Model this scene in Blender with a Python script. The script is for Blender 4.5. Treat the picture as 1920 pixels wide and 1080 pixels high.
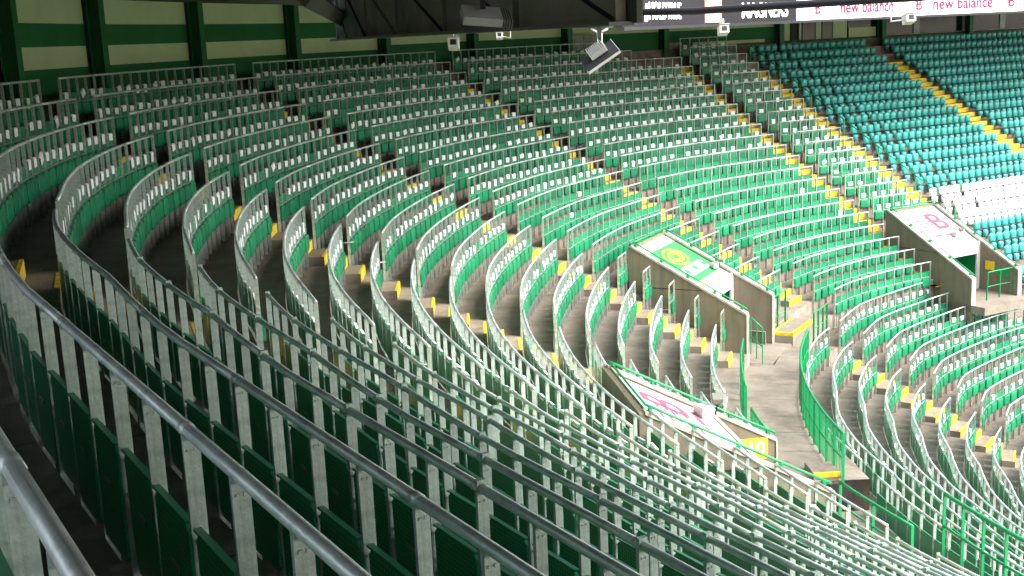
import bpy, bmesh, math, random
import numpy as np
from mathutils import Vector, Matrix
random.seed(7)
for o in list(bpy.data.objects): bpy.data.objects.remove(o)
SC = bpy.context.scene
# ------------------------------------------------------------------ measured geometry of the bowl corner (unit: one row depth)
M = 0.76                                   # metres per row depth
G = dict(f=2260.95, pitch=0.20583, roll=-0.04464, H=0.58422, h=0.546, Ox=37.31455, Oy=33.26314, R=50.4167, t1=3.67688, t2=2.08633, h2=-0.0647)
KN = [1.885,1.9809,2.0769,2.1729,2.2689,2.3649,2.4609,2.5569,2.6529,2.7489,2.8449,2.9409,3.0369,3.1329,3.2289,3.3249,3.4208,3.5168,3.6128,3.7088]
DL = [-0.0399,0.20798,0.45644,0.70306,0.85097,0.8915,0.69538,0.45884,0.43766,0.22251,0.01387,-0.13324,-0.20308,-0.38311,-0.44333,-0.56765,-0.74849,-0.76745,-0.95278,-0.77503]
KL = [1.9548,2.0944,2.234,2.3736,2.4784,2.5831,2.6878,2.7925,2.8972,3.002,3.1067,3.2114,3.3161,3.4208,3.5256]
DLL = [2.3358,1.901,1.4959,1.3209,0.7297,0.6006,0.3033,-0.2343,-0.391,-0.7403,-1.1987,-1.3437,-1.4888,-1.6338,-1.7788]
HL, DZL = 0.50603, 0.4454
RK = {1: .04325, 2: .07612, 3: .0154, 4: .00857}
AIS = dict(Ae=(3.14054,.05228),As=(3.09611,-.04736),Be=(2.82165,-.03218),Bs=(2.77252,-.18826),Ce=(2.48632,-.09194),Cs=(2.44384,-.19652),De=(2.14786,.09736),Ds=(2.11129,.02257),Ee=(2.03521,-.00784),Ze=(3.43602,-.0893),Zs=(3.48114,.06171))
AL = dict(Ye=(3.09769,-.66794),Ge=(2.52615,-.37596),Gs=(2.46475,-.71067),Ys=(3.08274,-1.82308),De=(2.18233,2.66863),V=(2.05305,0.))
E_F = 15.864
def ang(n, k): a, sk = AIS[n]; return a + sk*(k-12)*.01
def angL(n, k): a, sk = AL[n]; return a + sk*(k-25)*.01
def line(k, s, off=0.0, tier=None):        # plan point (metres) on row line k at bowl angle s, pushed off metres outwards
    low = (k >= 22) if tier is None else tier
    t = min(max(s, G['t2']), G['t1']); e = (s-t)*G['R']
    if low: r = G['R']-k+float(np.interp(t, KL, DLL))
    else: r = G['R']-k+RK.get(k, 0)+float(np.interp(t, KN, DL))
    c, n = math.cos(t), math.sin(t); r += off/M
    return ((G['Ox']+r*c-e*n)*M, (G['Oy']+r*n+e*c)*M)
def zr(k):                                 # height of the rail top of row k (camera height = 0)
    if k < 22: return (-G['H']-k*G['h']-G['h2']*k*k*.01)*M
    z22 = -G['H']-22*G['h']-G['h2']*22*22*.01
    return (z22-(k-22)*HL-DZL)*M
def zt(k): return zr(k)-0.93               # tread behind the rail of row k
def polar(th, kp): r = (G['R']-kp)*M; return (G['Ox']*M+r*math.cos(th), G['Oy']*M+r*math.sin(th))
def zrp(kp): return (-G['H']-kp*G['h']-G['h2']*kp*kp*.01)*M
cp_, sp_, cr_, sr_ = math.cos(G['pitch']), math.sin(G['pitch']), math.cos(G['roll']), math.sin(G['roll'])
def px(x, y, z):
    fw = y*cp_-z*sp_; up = y*sp_+z*cp_
    if fw < .2: return None
    u, v = x/fw*G['f'], -up/fw*G['f']
    return 960+u*cr_-v*sr_, 540+u*sr_+v*cr_, fw
def seen(x, y, z, m=130):
    p = px(x, y, z)
    return p is not None and -m < p[0] < 1920+m and -m < p[1] < 1080+m*2.2
# ------------------------------------------------------------------ camera, world, light, exposure
cd = bpy.data.cameras.new('camera'); cam = bpy.data.objects.new('camera', cd); SC.collection.objects.link(cam)
cd.sensor_width = 36; cd.lens = G['f']*36/1920; cd.clip_start = .05; cd.clip_end = 2000
cam.matrix_world = Matrix.Rotation(math.pi/2-G['pitch'], 4, 'X') @ Matrix.Rotation(G['roll'], 4, 'Z')
SC.camera = cam
W = bpy.data.worlds.new('World'); SC.world = W; W.use_nodes = True
wn = W.node_tree; bg = wn.nodes['Background']
sky = wn.nodes.new('ShaderNodeTexSky'); sky.sky_type = 'NISHITA'; sky.sun_disc = False
SUN_EL, SUN_AZ = math.radians(43), math.radians(122)      # azimuth clockwise from +Y
sky.sun_elevation = SUN_EL; sky.sun_rotation = SUN_AZ; sky.air_density = 1.0; sky.dust_density = 4.0; sky.ozone_density = .6
hs = wn.nodes.new('ShaderNodeHueSaturation'); hs.inputs['Saturation'].default_value = .5
wn.links.new(sky.outputs[0], hs.inputs['Color']); wn.links.new(hs.outputs[0], bg.inputs[0]); bg.inputs[1].default_value = .15
sl = bpy.data.lights.new('sun', 'SUN'); sl.energy = 0.75; sl.angle = math.radians(34); sl.color = (1, .975, .93)
so = bpy.data.objects.new('sun', sl); SC.collection.objects.link(so)
sdir = Vector((math.sin(SUN_AZ)*math.cos(SUN_EL), math.cos(SUN_AZ)*math.cos(SUN_EL), math.sin(SUN_EL)))
so.rotation_euler = sdir.to_track_quat('Z', 'Y').to_euler()
SC.view_settings.view_transform = 'Standard'; SC.view_settings.look = 'None'; SC.view_settings.gamma = 1
SC.view_settings.exposure = 2.05
SC.render.engine = 'CYCLES'; SC.cycles.max_bounces = 8; SC.cycles.diffuse_bounces = 6
# ------------------------------------------------------------------ materials
MATS = {}
def mat(name, col, rough=.6, metal=0., var=.18, scale=3., bump=0., rnd=0., emit=0., spec=.5, scale2=None, dirt=None):
    m = bpy.data.materials.new(name); m.use_nodes = True; t = m.node_tree; b = t.nodes['Principled BSDF']
    b.inputs['Roughness'].default_value = rough; b.inputs['Metallic'].default_value = metal
    b.inputs['Specular IOR Level'].default_value = spec
    tc = t.nodes.new('ShaderNodeTexCoord'); nz = t.nodes.new('ShaderNodeTexNoise')
    nz.inputs['Scale'].default_value = scale; nz.inputs['Detail'].default_value = 6; nz.inputs['Roughness'].default_value = .65
    t.links.new(tc.outputs['Object'], nz.inputs['Vector'])
    mr = t.nodes.new('ShaderNodeMapRange'); mr.inputs[1].default_value = .3; mr.inputs[2].default_value = .7
    mr.inputs[3].default_value = 1-var; mr.inputs[4].default_value = 1+var; t.links.new(nz.outputs[0], mr.inputs[0])
    fac = mr.outputs[0]
    if rnd:
        oi = t.nodes.new('ShaderNodeObjectInfo'); r2 = t.nodes.new('ShaderNodeMapRange')
        r2.inputs[3].default_value = 1-rnd; r2.inputs[4].default_value = 1+rnd; t.links.new(oi.outputs['Random'], r2.inputs[0])
        mm = t.nodes.new('ShaderNodeMath'); mm.operation = 'MULTIPLY'; t.links.new(fac, mm.inputs[0]); t.links.new(r2.outputs[0], mm.inputs[1]); fac = mm.outputs[0]
    vm = t.nodes.new('ShaderNodeVectorMath'); vm.operation = 'SCALE'; vm.inputs[0].default_value = col; t.links.new(fac, vm.inputs['Scale'])
    out = vm.outputs[0]
    if dirt:
        n2 = t.nodes.new('ShaderNodeTexNoise'); n2.inputs['Scale'].default_value = dirt[1]; n2.inputs['Detail'].default_value = 8; n2.inputs['Roughness'].default_value = .7
        t.links.new(tc.outputs['Object'], n2.inputs['Vector'])
        r3 = t.nodes.new('ShaderNodeMapRange'); r3.inputs[1].default_value = .48; r3.inputs[2].default_value = .68; t.links.new(n2.outputs[0], r3.inputs[0])
        sc_ = t.nodes.new('ShaderNodeMath'); sc_.operation = 'MULTIPLY'; sc_.inputs[1].default_value = dirt[2]; t.links.new(r3.outputs[0], sc_.inputs[0])
        mx = t.nodes.new('ShaderNodeMixRGB'); t.links.new(sc_.outputs[0], mx.inputs[0]); t.links.new(out, mx.inputs[1]); mx.inputs[2].default_value = (*dirt[0], 1); out = mx.outputs[0]
    t.links.new(out, b.inputs['Base Color'])
    if name in ('wall_concrete', 'riser_concrete', 'coping_paint', 'galvanised'):
        mp = t.nodes.new('ShaderNodeMapping'); mp.inputs['Scale'].default_value = (2.6, 2.6, .22) if name != 'galvanised' else (26, 26, 1.6); t.links.new(tc.outputs['Object'], mp.inputs[0])
        n4 = t.nodes.new('ShaderNodeTexNoise'); n4.inputs['Scale'].default_value = 2.2; n4.inputs['Detail'].default_value = 7; t.links.new(mp.outputs[0], n4.inputs['Vector'])
        r4 = t.nodes.new('ShaderNodeMapRange'); r4.inputs[1].default_value = .46; r4.inputs[2].default_value = .72; r4.inputs[3].default_value = 1.; r4.inputs[4].default_value = .74; t.links.new(n4.outputs[0], r4.inputs[0])
        v4 = t.nodes.new('ShaderNodeVectorMath'); v4.operation = 'SCALE'; t.links.new(out, v4.inputs[0]); t.links.new(r4.outputs[0], v4.inputs['Scale']); t.links.new(v4.outputs[0], b.inputs['Base Color'])
    if bump:
        bp = t.nodes.new('ShaderNodeBump'); bp.inputs['Strength'].default_value = bump; bp.inputs['Distance'].default_value = .02
        n3 = t.nodes.new('ShaderNodeTexNoise'); n3.inputs['Scale'].default_value = scale2 or scale*6; n3.inputs['Detail'].default_value = 5
        t.links.new(tc.outputs['Object'], n3.inputs['Vector']); t.links.new(n3.outputs[0], bp.inputs['Height']); t.links.new(bp.outputs[0], b.inputs['Normal'])
    if emit:
        b.inputs['Emission Color'].default_value = (*col, 1); b.inputs['Emission Strength'].default_value = emit
    MATS[name] = m; return m
seat_green = mat('seat_green', (.011, .205, .088), .40, 0, .14, 9, rnd=.2)
seat_back_m = mat('seat_back_green', (.008, .20, .085), .38, 0, .12, 9, rnd=.14)
teal = mat('seat_teal', (.05, .37, .32), .3, 0, .14, 8, rnd=.2)
white_seat = mat('seat_white', (.8, .8, .8), .4, 0, .05, 8, rnd=.05)
galv = mat('galvanised', (.42, .52, .465), .42, .35, .3, 11, bump=.12, rnd=.12, dirt=((.25, .26, .25), 5, .5))
railm = mat('rail_steel', (.64, .70, .67), .44, .5, .25, 7, bump=.12, rnd=.06, dirt=((.40, .44, .42), 6, .5))
conc = mat('concrete', (.25, .215, .17), .88, 0, .22, 1.3, bump=.35, scale2=40, dirt=((.11, .095, .075), .8, .75))
riserm = mat('riser_concrete', (.30, .235, .19), .88, 0, .25, 2.2, bump=.35, scale2=30, dirt=((.13, .10, .085), 1.6, .7))
vomconc = mat('wall_concrete', (.20, .17, .115), .85, 0, .12, 1.0, bump=.3, scale2=25, dirt=((.17, .14, .10), .7, .6))
coping = mat('coping_paint', (.45, .42, .36), .75, 0, .12, 3, dirt=((.24, .21, .17), 2.5, .7))
yellow = mat('yellow_paint', (.76, .53, .012), .65, 0, .15, 6, dirt=((.25, .19, .09), 7, .5))
blackm = mat('black_plastic', (.012, .012, .016), .6, 0, .2, 5)
navy = mat('dark_bracket', (.02, .02, .05), .6, 0, .2, 5)
whitem = mat('white_card', (.86, .87, .87), .7, 0, .04, 6, rnd=.06)
greenp = mat('green_paint', (.004, .25, .085), .4, 0, .12, 5, rnd=.05)
wallg = mat('cladding_green', (.012, .15, .035), .7, 0, .15, .7)
wallc = mat('cladding_cream', (.66, .70, .42), .8, 0, .08, .7)
colg = mat('column_green', (.01, .13, .035), .5, 0, .15, 1.5)
clad = mat('balcony_cladding', (.24, .23, .18), .75, 0, .25, 1.1, dirt=((.05, .05, .04), 1.3, .5))
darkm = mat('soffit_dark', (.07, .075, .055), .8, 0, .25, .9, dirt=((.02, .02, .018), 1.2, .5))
soffl = mat('soffit_grey', (.16, .165, .14), .7, 0, .2, 1.2)
greyl = mat('grey_steel', (.42, .43, .41), .5, .2, .15, 3)
whitep = mat('white_paint', (.66, .64, .60), .6, 0, .1, 2, dirt=((.38, .35, .30), 1.8, .6))
bann_w = mat('banner_white', (.62, .61, .60), .7, 0, .06, 1.5, dirt=((.40, .37, .34), 1.2, .6))
bann_g = mat('banner_green', (.03, .25, .08), .7, 0, .06, 2)
redp = mat('print_red', (.50, .07, .12), .7, 0, .05, 3)
printy = mat('print_yellow', (.70, .55, .02), .7, 0, .05, 3)
printw = mat('print_white', (.9, .9, .9), .7, 0, .02, 3)
orange = mat('print_orange', (.75, .42, .16), .7, 0, .1, 3)
led_w = mat('led_white', (1, .95, 1), .5, 0, .02, 1, emit=.42)
led_d = mat('led_dark', (.016, .015, .018), .7, 0, .15, 1, emit=.3, spec=.15)
led_o = mat('led_orange', (.95, .42, .25), .5, 0, .05, 1, emit=.35)
led_t = mat('led_text', (1, 1, 1), .5, 0, 0, 1, emit=.8)
led_r = mat('led_red', (.25, .012, .06), .6, 0, 0, 1, emit=.1, spec=.1)
glassd = mat('dark_glass', (.02, .028, .02), .12, 0, .3, .8)
grassm = mat('grass', (.05, .14, .03), .9, 0, .3, .5)
groundm = mat('ground_asphalt', (.06, .06, .06), .9, 0, .2, .2)
# perforated seat back: rows of small pale holes
def perforate(m, step=.028, hole=.20):
    t = m.node_tree; b = t.nodes['Principled BSDF']; src = b.inputs['Base Color'].links[0].from_socket
    tc = t.nodes.new('ShaderNodeTexCoord'); sx = t.nodes.new('ShaderNodeSeparateXYZ'); t.links.new(tc.outputs['Object'], sx.inputs[0])
    def cell(sock):
        d = t.nodes.new('ShaderNodeMath'); d.operation = 'DIVIDE'; d.inputs[1].default_value = step; t.links.new(sock, d.inputs[0])
        fr = t.nodes.new('ShaderNodeMath'); fr.operation = 'FRACT'; t.links.new(d.outputs[0], fr.inputs[0])
        su = t.nodes.new('ShaderNodeMath'); su.operation = 'SUBTRACT'; su.inputs[1].default_value = .5; t.links.new(fr.outputs[0], su.inputs[0])
        mu = t.nodes.new('ShaderNodeMath'); mu.operation = 'MULTIPLY'; t.links.new(su.outputs[0], mu.inputs[0]); t.links.new(su.outputs[0], mu.inputs[1]); return mu.outputs[0]
    ad = t.nodes.new('ShaderNodeMath'); t.links.new(cell(sx.outputs[0]), ad.inputs[0]); t.links.new(cell(sx.outputs[2]), ad.inputs[1])
    lt = t.nodes.new('ShaderNodeMath'); lt.operation = 'LESS_THAN'; lt.inputs[1].default_value = hole*hole; t.links.new(ad.outputs[0], lt.inputs[0])
    mx = t.nodes.new('ShaderNodeMixRGB'); t.links.new(lt.outputs[0], mx.inputs[0]); t.links.new(src, mx.inputs[1]); mx.inputs[2].default_value = (.16, .46, .27, 1)
    t.links.new(mx.outputs[0], b.inputs['Base Color'])
perforate(seat_back_m)
# ------------------------------------------------------------------ mesh helpers
COL = SC.collection
def meshobj(name, V, F, m, parent=None, loc=(0, 0, 0), smooth=False, mi=None):
    me = bpy.data.meshes.new(name); me.from_pydata([tuple(v) for v in V], [], F)
    for q in (m if isinstance(m, (list, tuple)) else [m]): me.materials.append(q)
    if mi: me.polygons.foreach_set('material_index', mi)
    if smooth: me.polygons.foreach_set('use_smooth', [True]*len(me.polygons))
    me.update(); o = bpy.data.objects.new(name, me); o.location = loc
    if parent: o.parent = parent
    COL.objects.link(o); return o
class MB:
    def __init__(s): s.V = []; s.F = []; s.I = []
    def add(s, V, F, i=0):
        n = len(s.V); s.V += [tuple(v) for v in V]; s.F += [tuple(a+n for a in f) for f in F]; s.I += [i]*len(F)
    def box(s, x0, x1, y0, y1, z0, z1, i=0, X=None):
        V = [(x, y, z) for z in (z0, z1) for y in (y0, y1) for x in (x0, x1)]
        if X is not None: V = [tuple(X @ Vector(v)) for v in V]
        s.add(V, [(0, 2, 3, 1), (4, 5, 7, 6), (0, 1, 5, 4), (1, 3, 7, 5), (3, 2, 6, 7), (2, 0, 4, 6)], i)
    def prism(s, poly, d, i=0):            # poly: list of 3D points, extruded by vector d
        n = len(poly); V = [Vector(p) for p in poly]+[Vector(p)+Vector(d) for p in poly]
        s.add(V, [tuple(range(n-1, -1, -1)), tuple(range(n, 2*n))]+[(a, (a+1) % n, n+(a+1) % n, n+a) for a in range(n)], i)
    def tube(s, P, r, n=8, i=0):
        P = [Vector(p) for p in P]; m = len(P); V = []
        for a, p in enumerate(P):
            t = (P[min(a+1, m-1)]-P[max(a-1, 0)]).normalized()
            u = t.cross(Vector((0, 0, 1))); u = u.normalized() if u.length > .01 else Vector((1, 0, 0)); w = u.cross(t)
            V += [p+(u*math.cos(2*math.pi*q/n)+w*math.sin(2*math.pi*q/n))*r for q in range(n)]
        F = [(a*n+q, a*n+(q+1) % n, (a+1)*n+(q+1) % n, (a+1)*n+q) for a in range(m-1) for q in range(n)]
        F += [tuple(range(n-1, -1, -1)), tuple((m-1)*n+q for q in range(n))]
        s.add(V, F, i)
    def build(s, name, m, parent=None, loc=(0, 0, 0), smooth=False):
        L = Vector(loc)
        V = [tuple(Vector(v)-L) for v in s.V] if loc != (0, 0, 0) and parent is None else s.V
        return meshobj(name, V, s.F, m, parent, loc if parent is None else (0, 0, 0), smooth, s.I if isinstance(m, (list, tuple)) else None)
def tag(o, label=None, cat=None, group=None, kind=None):
    if label: o['label'] = label
    if cat: o['category'] = cat
    if group: o['group'] = group
    if kind: o['kind'] = kind
    return o
def empty(name, loc, label, cat, group=None):
    o = bpy.data.objects.new(name, None); o.location = loc; o.empty_display_size = .3; COL.objects.link(o); return tag(o, label, cat, group)
def inst(name, me, parent, loc, rz=0., rx=0., ry=0.):   # loc local to the parent
    o = bpy.data.objects.new(name, me); o.parent = parent; o.location = loc; o.rotation_euler = (rx, ry, rz); COL.objects.link(o); return o
def part(mb, name, m, root, smooth=False):               # world-space mesh data, parented under root (unrotated empty)
    L = root.location; V = [(v[0]-L.x, v[1]-L.y, v[2]-L.z) for v in mb.V]
    return meshobj(name, V, mb.F, m, root, (0, 0, 0), smooth, mb.I if isinstance(m, (list, tuple)) else None)
ONES = ['', 'first', 'second', 'third', 'fourth', 'fifth', 'sixth', 'seventh', 'eighth', 'ninth', 'tenth', 'eleventh', 'twelfth', 'thirteenth', 'fourteenth', 'fifteenth', 'sixteenth', 'seventeenth', 'eighteenth', 'nineteenth', 'twentieth']
TENS = {2: 'twenty', 3: 'thirty', 4: 'forty'}
def ordw(n):
    if n <= 20: return ONES[n]
    t, u = divmod(n, 10); return (TENS[t]+'-'+ONES[u]) if u else TENS[t][:-1]+'ieth'
# ------------------------------------------------------------------ terraces
SA, SB = 1.25, 4.65
def srange(a, b, st=.012):
    n = max(2, int(math.ceil((b-a)/st))+1); return [a+(b-a)*i/(n-1) for i in range(n)]
VOM = {}   # name: (polar angle centre, kp front, dir angle, half width, kp back, kp roof, rise, floor z)
VOM['v1'] = (math.radians(153.45), 19.75, math.radians(152.3), 1.32, 15.1, 18.0, .13, zt(21))
VOM['v3'] = (math.radians(187.3), 20.1, math.radians(187.3), 1.45, 15.55, 18.3, .13, zt(21))
VOM['v2'] = (math.radians(119.55), 22.65, G['t2'], 1.2, 17.35, 20.25, .15, zr(22)+DZL*M-.93-.12)
def vom_axes(v):
    th, kf, d, hw, kb, kr, rise, zf = VOM[v]
    P0 = Vector((*polar(th, kf), 0)); m = Vector((math.cos(d), math.sin(d), 0)); t = Vector((-math.sin(d), math.cos(d), 0))
    return P0, m, t
def in_vom(x, y):
    for v, (th, kf, d, hw, kb, kr, rise, zf) in VOM.items():
        P0, m, t = vom_axes(v); q = Vector((x, y, 0))-P0
        if abs(q.dot(t)) < hw-.04 and -.35 < q.dot(m) < (kf*0+(kf-kb))*M-.05: return True
    return False
LAND0, LAND1 = math.radians(150.2), 3.62
LAND2 = math.radians(180.6)
ZL = zt(21)
terr = empty('terrace', (0, 0, 0), None, None); terr['kind'] = 'structure'
def zband(k, s):
    if k == 22: return ZL if LAND0 < s < LAND2 else zt(22)
    if k == 21 and LAND0 < s < LAND1: return ZL
    return zt(k)
for k in range(-1, 45):
    mb = MB(); ss = srange(SA, SB)
    for a, b in zip(ss[:-1], ss[1:]):
        mid = (a+b)/2
        pin = line(k, mid, 0 if k != 22 else 0)
        if k > 30 and not seen(*pin, zt(k), 700): continue
        o1, o2 = line(k-1, a, .05), line(k-1, b, .05); i1, i2 = line(k, a, .05), line(k, b, .05)
        cx, cy = (o1[0]+i2[0])/2, (o1[1]+i2[1])/2
        if in_vom(cx, cy): continue
        z = zband(k, mid); zn = zband(k+1, mid) if k < 44 else z-.4
        if k == 22: zn = zt(23)
        i = 0
        mb.add([(*o1, z), (*o2, z), (*i2, z), (*i1, z)], [(3, 2, 1, 0)], 0)
        if z > zn+.01:
            mb.add([(*i1, z), (*i2, z), (*i2, zn-.002), (*i1, zn-.002)], [(3, 2, 1, 0)], 1)
    if mb.V: meshobj('terrace_step', mb.V, mb.F, [conc, riserm], terr, (0, 0, 0), False, mb.I)
mb = MB()
for k in range(0, 36):
    for j in range(60):
        s = SA+.2+(j+.5*(k % 2))*.062+random.uniform(-.004, .004)
        if s > 4.3: break
        xi, yi = line(k, s, .055); xo, yo = line(k-1, s, .045)
        if in_vom((xi+xo)/2, (yi+yo)/2) or not seen(xi, yi, zt(k), 60): continue
        z = zband(k, s)+.003; d = Vector((yo-yi, xi-xo, 0)).normalized()*.007
        mb.add([(xi-d.x, yi-d.y, z), (xi+d.x, yi+d.y, z), (xo+d.x, yo+d.y, z), (xo-d.x, yo-d.y, z)], [(0, 1, 2, 3)])
        zn = zband(k+1, s) if k != 22 else zt(23)
        if z-zn > .1:
            x2, y2 = line(k, s, .047); mb.add([(x2-d.x, y2-d.y, z), (x2+d.x, y2+d.y, z), (x2+d.x, y2+d.y, zn), (x2-d.x, y2-d.y, zn)], [(0, 1, 2, 3)])
o = meshobj('slab_joints', mb.V, mb.F, blackm, terr); o['kind'] = 'stuff'
# ------------------------------------------------------------------ shared rail-seat meshes (origin on the rail axis; +Y outwards, X along the row)
def upright_mesh(extra=0.):
    mb = MB(); w, d = .030, .052
    # channel section: back web plus two thin flanges, foot plate
    mb.box(-w/2, w/2, -d/2, d/2, -1.335, extra)
    mb.box(-w/2-.002, -w/2+.004, -d/2-.004, d/2+.004, -1.32, extra-.02)
    for zz in (-.06, -.40, -.62, -.90, -1.2):
        for yy in (-.012, .012): mb.box(-w/2-.008, w/2+.008, yy-.006, yy+.006, zz-.006, zz+.006)
    mb.box(-w/2-.03, w/2+.03, -d/2-.04, d/2, -1.345, -1.333)
    me = bpy.data.meshes.new('upright'); me.from_pydata(mb.V, [], mb.F); me.materials.append(galv); return me
UP, UPX = upright_mesh(), upright_mesh(.045)
def seat_mesh():
    mb = MB(); hw = .222
    def panel(z0, z1, y0, y1, w, ins, i):
        # rounded-corner slab facing -Y (pitch side)
        c = .035; pts = [(-w+c, z0), (w-c, z0), (w, z0+c), (w, z1-c), (w-c, z1), (-w+c, z1), (-w, z1-c), (-w, z0+c)]
        n = len(pts); V = [(x, y0, z) for x, z in pts]+[(x, y1, z) for x, z in pts]
        V += [(x*.86, y0-ins, (z-(z0+z1)/2)*.84+(z0+z1)/2) for x, z in pts]
        F = [tuple(range(n, 2*n))]+[(a, n+a, n+(a+1) % n, (a+1) % n) for a in range(n)]
        F = [tuple(reversed(F[0]))]+F[1:]
        F += [(a, (a+1) % n, 2*n+(a+1) % n, 2*n+a) for a in range(n)]+[tuple(range(2*n, 3*n))]
        mb.add(V, F, i); fb = len(mb.F)-len(F)
        mb.I[fb] = 1                       # rear face: perforated
    panel(-.93, -.38, .004, .024, hw, -.006, 0)
    panel(-.925, -.60, -.062, -.02, hw-.012, .012, 0)
    mb.box(-hw, hw, .002, .03, -.382, -.37, 0)
    me = bpy.data.meshes.new('seat'); me.from_pydata(mb.V, [], mb.F)
    me.materials.append(seat_green); me.materials.append(seat_back_m); me.polygons.foreach_set('material_index', mb.I); return me
SEAT = seat_mesh()
def plate_mesh(name, w, h, m, bend=0.):
    mb = MB()
    if bend: mb.add([(-w/2, 0, -h), (w/2, 0, -h), (w/2, -.004, 0), (-w/2, -.004, 0), (w/2, .035, .012), (-w/2, .035, .012), (w/2, .04, -h*.4), (-w/2, .04, -h*.4)], [(0, 1, 2, 3), (3, 2, 4, 5), (5, 4, 6, 7)])
    else: mb.box(-w/2, w/2, -.003, .003, -h, 0)
    me = bpy.data.meshes.new(name); me.from_pydata(mb.V, [], mb.F); me.materials.append(m); return me
CARD = [plate_mesh('number_card', .23, .15, whitem, 1), plate_mesh('number_card', .24, .14, whitem, 1), plate_mesh('number_card', .19, .20, whitem, 1)]
LABEL = plate_mesh('number_label', .11, .028, mat('label_grey', (.22, .24, .22), .6))
PITCH = .525
def walk(k, s0, s1):
    """equally spaced stations along row k between two bowl angles: list of (x, y, tangent angle)"""
    ss = np.linspace(s0, s1, max(8, int(abs(s1-s0)/.004))); P = np.array([line(k, s) for s in ss])
    L = np.concatenate([[0], np.cumsum(np.hypot(*np.diff(P, axis=0).T))]); n = max(1, round(L[-1]/PITCH))
    q = np.linspace(0, L[-1], n+1); X = np.interp(q, L, P[:, 0]); Y = np.interp(q, L, P[:, 1])
    return list(zip(X, Y))
NROW = [0]
def rail_row(k, s0, s1, label, group, cards=1., tags=0., plates=False, m=130):
    st = walk(k, s0, s1); z = zr(k)
    vis = [seen(x, y, z, m) or seen(x, y, z-.6, m) or seen(x, y, z-1.3, m) for x, y in st]
    if not any(vis): return None
    a = max(0, vis.index(True)-1); b = min(len(st)-1, len(st)-vis[::-1].index(True)); st = st[a:b+1]
    if len(st) < 2: return None
    mid = st[len(st)//2]; root = empty('rail_seat_row', (mid[0], mid[1], z-1.345), label, 'rail seats', group)
    R0 = root.location; n = len(st)-1
    def loc(x, y, zz): return (x-R0.x, y-R0.y, zz-R0.z)
    def inw(a_, b_):                       # unit tangent & frame rotation for a bay
        return math.atan2(b_[1]-a_[1], b_[0]-a_[0])
    OX, OY = G['Ox']*M, G['Oy']*M
    # rails in pieces of four bays
    per = 4 if not plates else 3; i = 0
    while i < n:
        j = min(n, i+per)
        if n-j == 1: j = n
        P = [(st[q][0], st[q][1], z-.028) for q in range(i, j+1)]
        e0 = Vector(P[0]); d0 = (Vector(P[1])-e0).normalized(); P[0] = tuple(e0+d0*(.006 if i else -.02))
        e1 = Vector(P[-1]); d1 = (e1-Vector(P[-2])).normalized(); P[-1] = tuple(e1-d1*(.006 if j < n else -.02))
        mb = MB(); mb.tube(P, .0255, 8)
        if j < n:
            dd = Vector(P[-1])-d1*.0; mb.tube([dd-d1*.05, dd+d1*.012], .0285, 8)
        part(mb, 'rail', railm, root, True); i = j
    mb = MB(); mb.tube([(x, y, z-.585) for x, y in st], .011, 4); part(mb, 'seat_bar', galv, root)
    for q, (x, y) in enumerate(st):
        a_, b_ = st[max(q-1, 0)], st[min(q+1, n)]; rz = inw(a_, b_)
        tall = plates and (q % per == 0)
        # outward = +Y of the frame: rows run with s increasing, outward lies on the left of the reversed tangent
        inst('upright', UPX if tall else UP, root, loc(x, y, z-.03), rz+math.pi)
    for q in range(n):
        a_, b_ = st[q], st[q+1]; rz = inw(a_, b_)+math.pi; x, y = (a_[0]+b_[0])/2, (a_[1]+b_[1])/2
        so_ = inst('seat', SEAT, root, loc(x, y, z), rz, random.uniform(-.012, .012))
        if random.random() < cards:
            inst('number_card', random.choice(CARD), so_, (random.uniform(-.03, .05), -.012-(.0), -.34+random.uniform(-.03, .02)), 0, random.uniform(-.05, .02), random.choice([0, 0, 0, 1])*random.uniform(-.45, .3)+random.uniform(-.06, .06))
        if random.random() < tags:
            inst('number_label', LABEL, so_, (random.uniform(-.02, .02), .029, -.60), 0, 0, 0)
    NROW[0] += 1
    return root
B0 = 'rail seat row from the back wall, '
for k in range(0, 17):
    rail_row(k, ang('Ee', k), ang('Ds', k), ordw(k+1)+' '+B0+'narrow block beside the teal seats', 'rail rows beside the teal seats', .95)
for k in range(0, 22):
    s0 = ang('De', k) if k > 1 else (2.20 if k else 2.225)
    rail_row(k, s0, ang('Cs', k), ordw(k+1)+' '+B0+'wide block between green and far white tunnel', 'rail rows between the two far tunnels', .93 if k < 11 else .03)
def vom_side(v, k, side):                  # bowl angle where row k meets the tunnel wall
    P0, m_, t = vom_axes(v); th, kf, d, hw, kb, kr, rise, zf = VOM[v]
    best = None
    for s in np.arange(th-.16, th+.16, .002):
        x, y = line(k, s); w = (Vector((x, y, 0))-P0).dot(t)
        e = abs(w-side*(hw+.16))
        if best is None or e < best[0]: best = (e, float(s))
    return best[1]
for k in range(0, 20):
    c = .93 if k < 11 else (.05 if k < 15 else .25)
    if k < 15: rail_row(k, ang('Ce', k), ang('Bs', k), ordw(k+1)+' '+B0+'block behind the green-roofed tunnel', 'rail rows behind the green-roofed tunnel', c)
    else:
        rail_row(k, ang('Ce', k), vom_side('v1', k, -1), ordw(k+1)+' '+B0+'right beside the green-roofed tunnel', 'short rail rows right of the green-roofed tunnel', .03)
        rail_row(k, vom_side('v1', k, 1), ang('Bs', k), ordw(k+1)+' '+B0+'left beside the green-roofed tunnel', 'short rail rows left of the green-roofed tunnel', .03)
for k in range(0, 20):
    rail_row(k, ang('Be', k), ang('As', k), ordw(k+1)+' '+B0+'between the two long yellow-edged stairs', 'rail rows between the two long stairs', .95)
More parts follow.
